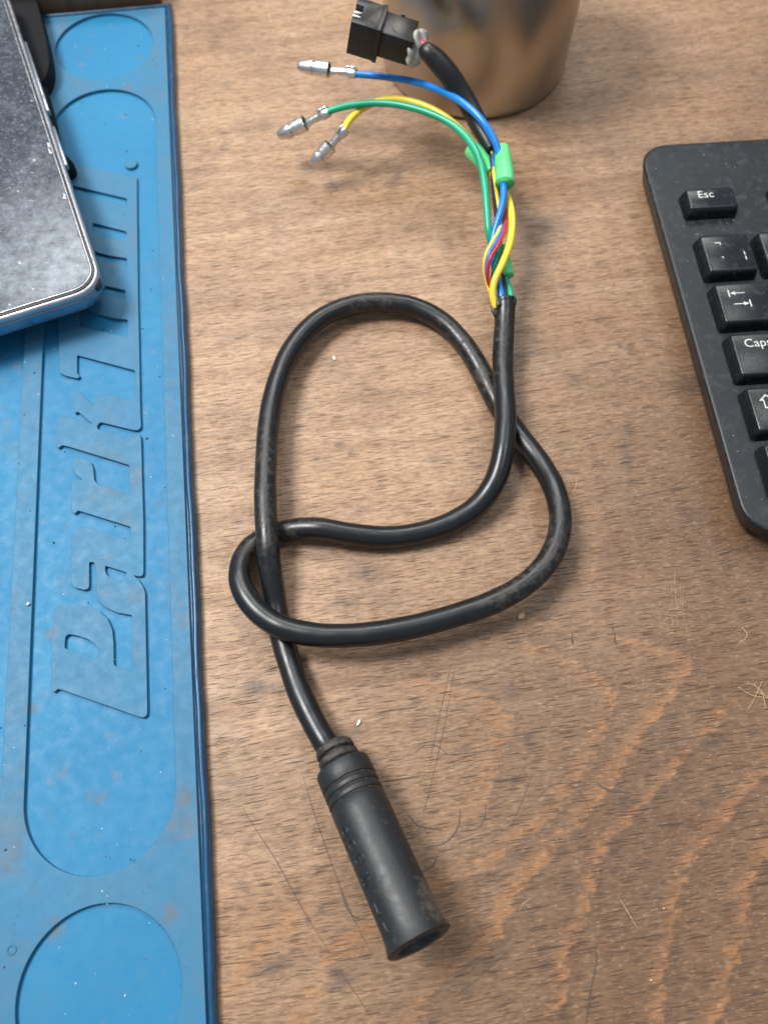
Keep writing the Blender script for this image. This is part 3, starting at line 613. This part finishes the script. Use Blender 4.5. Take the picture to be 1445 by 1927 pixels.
# ------------------------------------------------------------------ the cable
def cable():
    t = empty('cable', 'black looped cable with round plug, bare coloured wires and bullet terminals', 'cable', P(720, 900))
    CR = 3.25
    path = [(628, 1420, 7.6, CR), (608, 1390, 7.3, CR), (585, 1348, 6.4, CR), (563, 1300, 5.2, CR), (545, 1248, 4.0, CR), (530, 1195, 3.3, CR), (519, 1140, 4.0, CR), (510, 1080, 7.0, CR), (504, 1020, 9.8, CR), (500, 950, 9.8, CR), (501, 870, 9, CR), (507, 790, 8, CR), (522, 720, 7, CR), (551, 655, 6.4, CR), (600, 602, 5.8, CR), (655, 577, 5, CR), (715, 569, 5, CR), (775, 577, 4.5, CR), (830, 604, 3.8, CR), (873, 648, 3.2, CR), (905, 700, 3.0, CR), (935, 760, 3.0, CR), (975, 818, 3.4, CR), (1015, 870, 5, CR), (1044, 925, 7.5, CR), (1054, 985, 9, CR), (1037, 1045, 9.5, CR), (996, 1093, 9.5, CR), (930, 1132, 9, CR), (850, 1160, 8.8, CR), (760, 1183, 9, CR), (675, 1195, 9.2, CR), (590, 1194, 9.2, CR), (520, 1175, 9.0, CR), (472, 1135, 8.4, CR), (452, 1085, 7, CR), (466, 1038, 4.6, CR), (505, 1010, 3.2, CR), (550, 997, 3.6, CR), (600, 995, 4.8, CR), (660, 1005, 4.4, CR), (725, 1011, 3.4, CR), (790, 1003, 3.2, CR), (850, 983, 3.8, CR), (898, 951, 5.2, CR), (931, 905, 7.2, CR), (946, 850, 9.0, CR), (951, 790, 9.4, CR), (948, 730, 9.2, CR), (946, 670, 9.4, CR), (949, 610, 10.6, CR * .99), (950, 575, 12, CR * 1.02), (949, 563, 12.6, CR * 1.03)]
    pp = pix_path(path, 8)
    for i in range(len(pp)): pp[i, 3] *= 1 + .012 * math.sin(i * .37) + .008 * math.sin(i * 1.13)
    link('outer_jacket', sweep(pp, 24), M['jacket'], t)
    # ragged lip where the jacket was cut back
    lip = pix_path([(949, 566, 12.4, 3.1), (949, 561, 12.8, 3.05)], 3); link('jacket_lip', sweep(lip, 24, False), M['jacket'], t)
    for q in ([(938, 592, 12.0, 1.5), (931, 582, 12.8, 1.2), (924, 575, 13.4, .35)], [(941, 575, 14.2, 1.2), (938, 565, 14.8, .8), (935, 560, 15, .25)], [(962, 572, 13.6, 1.3), (965, 562, 14, 1.0), (967, 557, 14.2, .3)]):
        link('jacket_flap', sweep(pix_path(q, 4), 10, True, (1.2, .45)), M['jacket'], t)
    # plug
    a = P(628, 1406, .0076); b = P(790, 1776, .0215); L = (b - a).length; ax = (b - a).normalized()
    s0 = (P(642, 1446, .0076) - a).length
    pl = empty('plug', '', '', a); del pl['label'], pl['category']; pl.parent = t; pl.location = a - wloc(t)
    rel = [(-.0006, .0032), (-.0002, .0044), (.0004, .0047), (.0016, .0048), (.0018, .0047), (.0020, .0044), (.0021, .0038), (.0026, .0038), (.0027, .0046), (.0030, .0050), (.0045, .0051), (.0048, .0048), (.0049, .0040), (.0060, .0039), (s0 + .001, .0044)]
    rel = [(d, r * 1.05) for d, r in rel]
    link('strain_relief', lathe(rel, a, ax, 40), M['grime'], pl)
    R0, R1 = .00700, .00690
    rr = lambda d: R0 + (R1 - R0) * (d - s0) / (L - s0)
    prof = [(s0 - .0001, .0040), (s0, R0 - .0009), (s0 + .0003, R0 - .0002), (s0 + .0008, R0)]
    g0 = s0 + .0052
    grooves = []
    for k in range(3):
        d = g0 + k * .00215
        prof += [(d - .00035, rr(d)), (d - .00022, rr(d) - .0001), (d - .0001, rr(d) - .00055), (d + .0002, rr(d) - .00055), (d + .00035, rr(d) - .0001), (d + .0005, rr(d))]
        grooves.append(d)
    for k in range(1, 25):
        d = g0 + .0065 + (L - g0 - .0075) * k / 24; prof.append((d, rr(d) + .00075 * max(0, (d - L + .0052) / .0050) ** 2))
    prof += [(L - .0003, R1 + .0007), (L, R1 + .0003), (L, R1 - .0016), (L - .0004, R1 - .0019), (L - .012, R1 - .0022), (L - .012, 0)]
    auto(link('grip', lathe(prof, a, ax, 56), M['plug'], pl), 50)
    for d in grooves:
        link('groove_dirt', lathe([(d - .00012, rr(d) - .0006), (d - .0001, rr(d) - .00030), (d + .0002, rr(d) - .00030), (d + .00022, rr(d) - .0006)], a, ax, 56), M['grime'], pl)
    # moulded characters on the side of the grip
    u = ax.cross(Vector((0, 0, 1))).normalized(); v = u.cross(ax)      # u = right of the axis, v = up
    if v.z < 0: v = -v
    lf = -u if u.x > 0 else u
    def on(d, ang, lift=.0): r = rr(d) + lift; return a + ax * d + r * (math.cos(R(ang)) * v + math.sin(R(ang)) * lf)
    D = s0 * 1000
    def stroke(pts, w=.00030):
        rows = [(*on((D + (d - D) * (L * 1000 - D - 4) / 50) / 1000, an - 8), w) for d, an in pts]; link('moulded_mark', sweep(catmull(rows, 3), 6), M['plug'], pl)
    def loop(d, an, dd, da, frm=0, to=360): stroke([(d + dd * math.cos(R(q)), an + da * math.sin(R(q))) for q in np.linspace(frm, to, 15)])
    loop(D + 20.5, 58, 1.2, 8); loop(D + 25, 54, 1.4, 9, 20, 300); loop(D + 29.5, 50, 1.3, 12)
    stroke([(D + 34.0, 42), (D + 34.6, 62), (D + 35.4, 70)]); stroke([(D + 35.4, 44), (D + 36.2, 64)]); stroke([(D + 33.4, 70), (D + 36.8, 68)])
    stroke([(D + 41, 62), (D + 43, 60), (D + 44.8, 60)]); stroke([(D + 44.8, 60), (D + 45, 50)]); stroke([(D + 46.5, 58), (D + 49, 57), (D + 50, 54)])
    # wires
    def wire(name, m, rows, par=t): return link(name, sweep(pix_path(rows, 8), 12), m, par)
    bw = wire('blue_wire', M['blue'], [(664, 139, 24, 1.15), (700, 142, 24.5, 1.15), (735, 146, 25, 1.15), (780, 154, 27.5, 1.17), (830, 171, 30, 1.17), (875, 197, 32, 1.17), (908, 229, 31.5, 1.17), (930, 265, 29, 1.17), (941, 300, 26.5, 1.17), (946, 335, 25.5, 1.15), (947, 370, 24.5, 1.15), (941, 400, 23, 1.15), (932, 430, 21, 1.15), (926, 458, 19, 1.15), (928, 490, 17, 1.15), (936, 525, 15, 1.15), (942, 550, 13.5, 1.15), (944, 575, 12.4, 1.15)])
    gw = wire('green_wire', M['green'], [(612, 212, 21, 1.15), (635, 204, 22, 1.15), (670, 197, 23, 1.15), (710, 194, 24, 1.15), (755, 198, 25, 1.15), (805, 212, 26, 1.15), (850, 234, 26.5, 1.15), (885, 268, 26.5, 1.2), (904, 308, 26, 1.2), (912, 350, 24.5, 1.15), (916, 395, 22.5, 1.15), (920, 440, 20, 1.15), (931, 480, 15.5, 1.15), (945, 510, 13, 1.15), (956, 540, 12.2, 1.15), (961, 562, 12.2, 1.15), (958, 585, 11.8, 1.15)])
    yw = wire('yellow_wire', M['yellow'], [(646, 246, 19, 1.15), (658, 226, 20, 1.15), (680, 206, 21, 1.15), (712, 191, 22, 1.15), (748, 187, 22.8, 1.15), (790, 196, 23.3, 1.15), (835, 218, 23.5, 1.15), (872, 250, 23.4, 1.15), (900, 285, 23, 1.15), (920, 318, 22, 1.15), (938, 345, 21.5, 1.15), (954, 370, 21.5, 1.15), (962, 400, 21.5, 1.15), (963, 432, 21.2, 1.15), (956, 468, 20.5, 1.15), (943, 500, 19, 1.15), (930, 530, 16.8, 1.15), (927, 556, 14.8, 1.15), (933, 580, 12.8, 1.15)])
    wire('thin_yellow_wire', M['yellow'], [(922, 270, 25.5, .62), (926, 300, 24.5, .62), (931, 340, 23.5, .62), (936, 375, 21, .62), (940, 405, 20, .62), (939, 432, 21.5, .62), (926, 455, 22.5, .62), (914, 480, 21, .62), (911, 505, 18.5, .62), (917, 535, 15.5, .62), (932, 575, 12.6, .62)])
    wire('thin_blue_wire', M['blue'], [(924, 275, 25, .62), (929, 320, 24, .62), (937, 370, 20, .62), (944, 405, 19.4, .62), (945, 428, 21, .62), (934, 453, 22.6, .62), (920, 478, 21.6, .62), (915, 505, 19, .62), (920, 540, 15, .62), (938, 575, 12.6, .62)])
    wire('thin_red_wire', M['red'], [(928, 280, 24.5, .62), (937, 330, 22, .62), (947, 378, 19.5, .62), (951, 410, 20.5, .62), (948, 437, 22, .62), (936, 462, 22.8, .62), (922, 487, 21.8, .62), (917, 512, 19, .62), (922, 542, 15, .62), (942, 575, 12.6, .62)])
    wire('thin_green_wire', M['green'], [(926, 280, 24, .62), (933, 330, 20, .62), (940, 380, 17.5, .62), (943, 430, 17, .62), (938, 475, 18.2, .62), (930, 503, 17.6, .62), (926, 525, 16, .62), (936, 575, 12.5, .62)])
    wire('thin_black_wire', M['black_wire'], [(922, 276, 25, .6), (926, 320, 24, .6), (929, 365, 20.5, .6), (934, 410, 17.8, .6), (942, 460, 15.5, .6), (945, 510, 13.8, .6), (950, 545, 13, .6), (954, 580, 12, .6)])
    # green push-on insulators
    def sleeve(rows, fl=(1, 1)):
        pth = pix_path(rows, 6); inner = pth[::-1].copy(); inner[:, 3] -= .00035
        link('insulating_sleeve', sweep(np.concatenate([pth, inner]), 22, False, fl), M['sleeve'], t)
    sleeve([(944, 281, 26, 2.45), (946, 300, 26, 2.75), (948, 318, 25.8, 2.95), (949, 327, 25.6, 2.95), (949, 346, 25.2, 3.1)])
    sleeve([(886, 280, 23, 2.7), (899, 293, 22.8, 2.9), (911, 306, 22.4, 2.6), (918, 314, 22, 2.3), (925, 322, 21.6, 2.4)])
    sleeve([(942, 466, 14.5, 1.9), (946, 485, 14.0, 2.3), (951, 505, 13.2, 2.2), (955, 520, 12.8, 2.1)])
    # bullet terminals
    def bullet(tip, tail, m, par, roll=0.0):
        A, B = P(tip[0], tip[1], tip[2] / 1000), P(tail[0], tail[1], tail[2] / 1000); ax = (B - A).normalized(); L = (B - A).length; s = L / .020
        bm = bmesh.new()
        def add(me):
            bm.from_mesh(me); bpy.data.meshes.remove(me)
        pr = [(0, .0009), (.0002, .0012), (.0012, .00152), (.0030, .0019), (.0048, .00208), (.0053, .00200), (.0055, .0016), (.0061, .0016), (.0063, .0021), (.0070, .00215), (.0107, .00215), (.0107, .0018), (.0080, .0017), (.0075, 0)]
        add(lathe([(d * s, r * 1.22) for d, r in pr], A, ax, 26))
        add(lathe([(0, 0), (.00005, .00109)], A, ax, 26))
        side = ax.cross(Vector((0, 0, 1))).normalized(); dn = side.cross(ax); dn = dn if dn.z < 0 else -dn
        rows = []
        for d, r, off in ((.0096, .0011, .0011), (.0112, .00118, .0006), (.0124, .00125, .0002), (.0136, .00112, .0001), (.0148, .00128, .0), (.0160, .00118, .0), (.0166, .0013, 0), (.0170, .00155, 0), (.0182, .00172, 0), (.0196, .00172, 0), (.0200, .0016, 0)):
            rows.append((*(A + ax * d * s + dn * off), r * 1.12))
        add(sweep(rows, 14, True, (1.05, .95), .05))
        # seam lips standing up along the crimp
        for d in (.0176, .0190):
            add(box(-.0011, .0011, -.00035, .00035, -.0002, .0005, .00012, 1, Matrix.Translation(A + ax * d * s - dn * .0020) @ ax.to_track_quat('X', 'Z').to_matrix().to_4x4()))
        auto(link('bullet_terminal', bm_mesh(bm), m, par), 45)
    bullet((561, 124, 23), (670, 138, 24), M['tin'], bw); bullet((524, 256, 12), (619, 210, 21), M['tin'], gw); bullet((588, 310, 9.0), (651, 242, 19.2), M['tin'], yw)
    # heat shrink and red stub
    link('heat_shrink', sweep(pix_path([(800, 92, 40, 2.3), (806, 99, 40, 2.85), (820, 112, 38.5, 3.3), (842, 138, 35.5, 3.45), (866, 172, 31, 3.3), (887, 208, 27.5, 3.15), (904, 243, 26, 2.9), (917, 268, 25.5, 2.3), (925, 283, 25.5, 1.9)], 7), 22, True), M['shrink'], t)
    wire('thin_red_wire', M['red'], [(786, 72, 41, .85), (796, 82, 40.6, .85), (808, 99, 40, .85)])
    wire('thin_black_wire', M['black_wire'], [(782, 86, 40, .8), (795, 93, 40, .8), (806, 102, 39.6, .8)])
    # black plug housing on the end of the thin wires
    zc = .0455; f0 = P(660.5, 40.5, .0475)
    HM = Matrix.Translation(f0) @ Matrix.Rotation(R(-10.4), 4, 'Z') @ Matrix.Rotation(R(11), 4, 'Y')
    h = empty('connector_housing', '', '', f0); del h['label'], h['category']; h.parent = t; h.location = f0 - wloc(t)
    D, H = .0120, .0112; LA, LB = .0090, .0208
    sh = prism([(0, 0), (LA, 0), (LA, D), (0, D + .0002), (0, D * .72), (.0026, D * .72), (.0026, D * .26), (0, D * .26)], -H, 0, .00022, 2, HM)
    auto(link('shroud', sh, M['housing'], h), 40)
    auto(link('flange', box(LA - .0004, LA + .0011, -.0003, D + .0003, -H - .0002, .0003, .0003, 2, HM), M['housing'], h), 40)
    auto(link('body', box(LA + .0009, LB, .0006, D - .0010, -H + .0016, -.0008, .0003, 2, HM), M['housing'], h), 40)
    auto(link('latch_bump', box(LB - .0062, LB - .0048, D - .0012, D - .0004, -.0030, -.0004, .0002, 1, HM), M['housing'], h), 40)
    for y in (D * .42, D * .58):
        link('contact_pin', box(-.0002, .0026, y - .0005, y + .0005, -.0022, -.0012, .0002, 1, HM), M['tin'], h, True)
        link('contact_pin', box(.0004, .0026, y - .0005, y + .0005, -.0048, -.0036, .0002, 1, HM), M['tin'], h, True)
    num = text_mesh('5', .0020); num.transform(HM @ Matrix.Translation((LB - .0048, .00055, -H * .52)) @ Matrix.Rotation(R(90), 4, 'X')); link('moulded_mark', num, M['case'], h, False)
    bm = bmesh.new(); bmesh.ops.create_icosphere(bm, subdivisions=4, radius=1)
    for vv in bm.verts:
        c = vv.co; k = 1 + .16 * math.sin(5 * c.x + 3 * c.z) * math.cos(4 * c.y + 1) + .10 * math.sin(9 * c.z + 4 * c.x) + .05 * math.sin(17 * c.y + 8 * c.x)
        vv.co = HM @ Vector((LB + .0007 + c.x * .0036 * k, D * .42 + c.y * .0050 * k, -H * .52 + c.z * .0053 * k))
    link('glue_blob', bm_mesh(bm), M['glue'], h)
cable()

# ------------------------------------------------------------------ added batten giving the shaded strip behind the mat
def shade_batten():
    t = empty('added_batten', 'added wooden batten for the shaded strip behind the far end of the blue mat', 'shade_batten', (*ml(-110, 366), 0))
    m = Matrix(((MX.x, MY.x, 0, MO.x), (MX.y, MY.y, 0, MO.y), (0, 0, 1, 0), (0, 0, 0, 1)))
    auto(link('bar', box(-.240, -.004, .3585, .385, .0002, .016, .0012, 2, m), M['shade_batten'], t), 40)
shade_batten()

# ------------------------------------------------------------------ small scraps
def scrap(name, label, u, v, sx, sy, h, rot, m, z=0.0, cat='scrap'):
    c = P(u, v, z); n = 7; pts = [((sx / 2) * math.cos(2 * math.pi * k / n) * random.uniform(.75, 1.1), (sy / 2) * math.sin(2 * math.pi * k / n) * random.uniform(.75, 1.1)) for k in range(n)]
    me = prism(pts, 0, h, h * .25, 1, Matrix.Translation((c.x, c.y, z + .0002)) @ Matrix.Rotation(R(rot), 4, 'Z'))
    tag(link(name, me, m, None, False, loc=(c.x, c.y, z)), label, cat)
scrap('plastic_chip', 'tiny white plastic chip inside the big cable loop', 629, 675, .0011, .0021, .0003, 20, M['chip'], cat='chip')
scrap('plastic_chip', 'tiny white plastic chip on the wood just above the round plug', 675, 1360, .0009, .0022, .0003, -25, M['chip'], cat='chip')
scrap('wood_crumb', 'pale wood crumb just below the right bend of the cable', 980, 1160, .0028, .0018, .0006, 30, M['straw'], cat='crumb')
scrap('plastic_chip', 'small white flake on the left strip of the blue mat', 55, 1137, .0012, .0010, .0005, 40, M['chip'], .0030, 'chip')
fb = []
for i in range(9):
    u0, v0 = rng.uniform(1408, 1470), rng.uniform(1290, 1335); an = rng.uniform(0, math.pi); l = rng.uniform(14, 34)
    p = [(u0 - l * math.cos(an), v0 - l * math.sin(an)), (u0 + rng.normal(0, 5), v0 + rng.normal(0, 5)), (u0 + l * math.cos(an), v0 + l * math.sin(an))]
    fb.append(catmull([(*P(a, b, .0004 + .0012 * random.random()), .00006) for a, b in p], 6))
bm = bmesh.new()
for f in fb:
    me = sweep(f, 5); bm.from_mesh(me); bpy.data.meshes.remove(me)
tag(link('fibre_tangle', bm_mesh(bm), M['straw']), 'little tangle of pale wood fibres at the right edge of the bench', 'fibres')
def specks(name, pts, m, lo, hi):
    bm = bmesh.new()
    for p in pts:
        s = rng.uniform(lo, hi); mt = Matrix.Translation(p) @ Matrix.Rotation(rng.uniform(0, 6.28), 4, 'Z') @ Matrix.Diagonal((s * rng.uniform(.6, 1.8), s, s * .7, 1))
        bmesh.ops.create_icosphere(bm, subdivisions=1, radius=1, matrix=mt)
    o = link(name, bm_mesh(bm), m, None, False); o['kind'] = 'stuff'; return o
pm = [Vector((*ml(rng.uniform(-66, -4), rng.uniform(0, 350)), .0030)) for i in range(260)]
for p in pm:
    l = (p - MO); x = l.dot(MX) * 1000; y = l.dot(MY) * 1000
    if (-45 < x < -9 and 42 < y < 300) or math.hypot(x + 26.9, y - 9.9) < 18.5 or math.hypot(x + 26.9, y - 334.9) < 18.5 or x < -53: p.z = .0019
specks('dust_specks', pm[:130], M['speck'], .00007, .00018); specks('dirt_specks', pm[190:], M['crumb'], .00012, .00035)
pk = [KM @ Vector((rng.uniform(.001, .055), rng.uniform(-.13, .010), .01205)) for i in range(70)]
specks('dust_specks', pk, M['speck'], .00006, .00016)
pw = [P(rng.uniform(420, 1445), rng.uniform(0, 1927), .0001) for i in range(24)]
specks('dust_specks', pw, M['speck'], .00006, .00018)
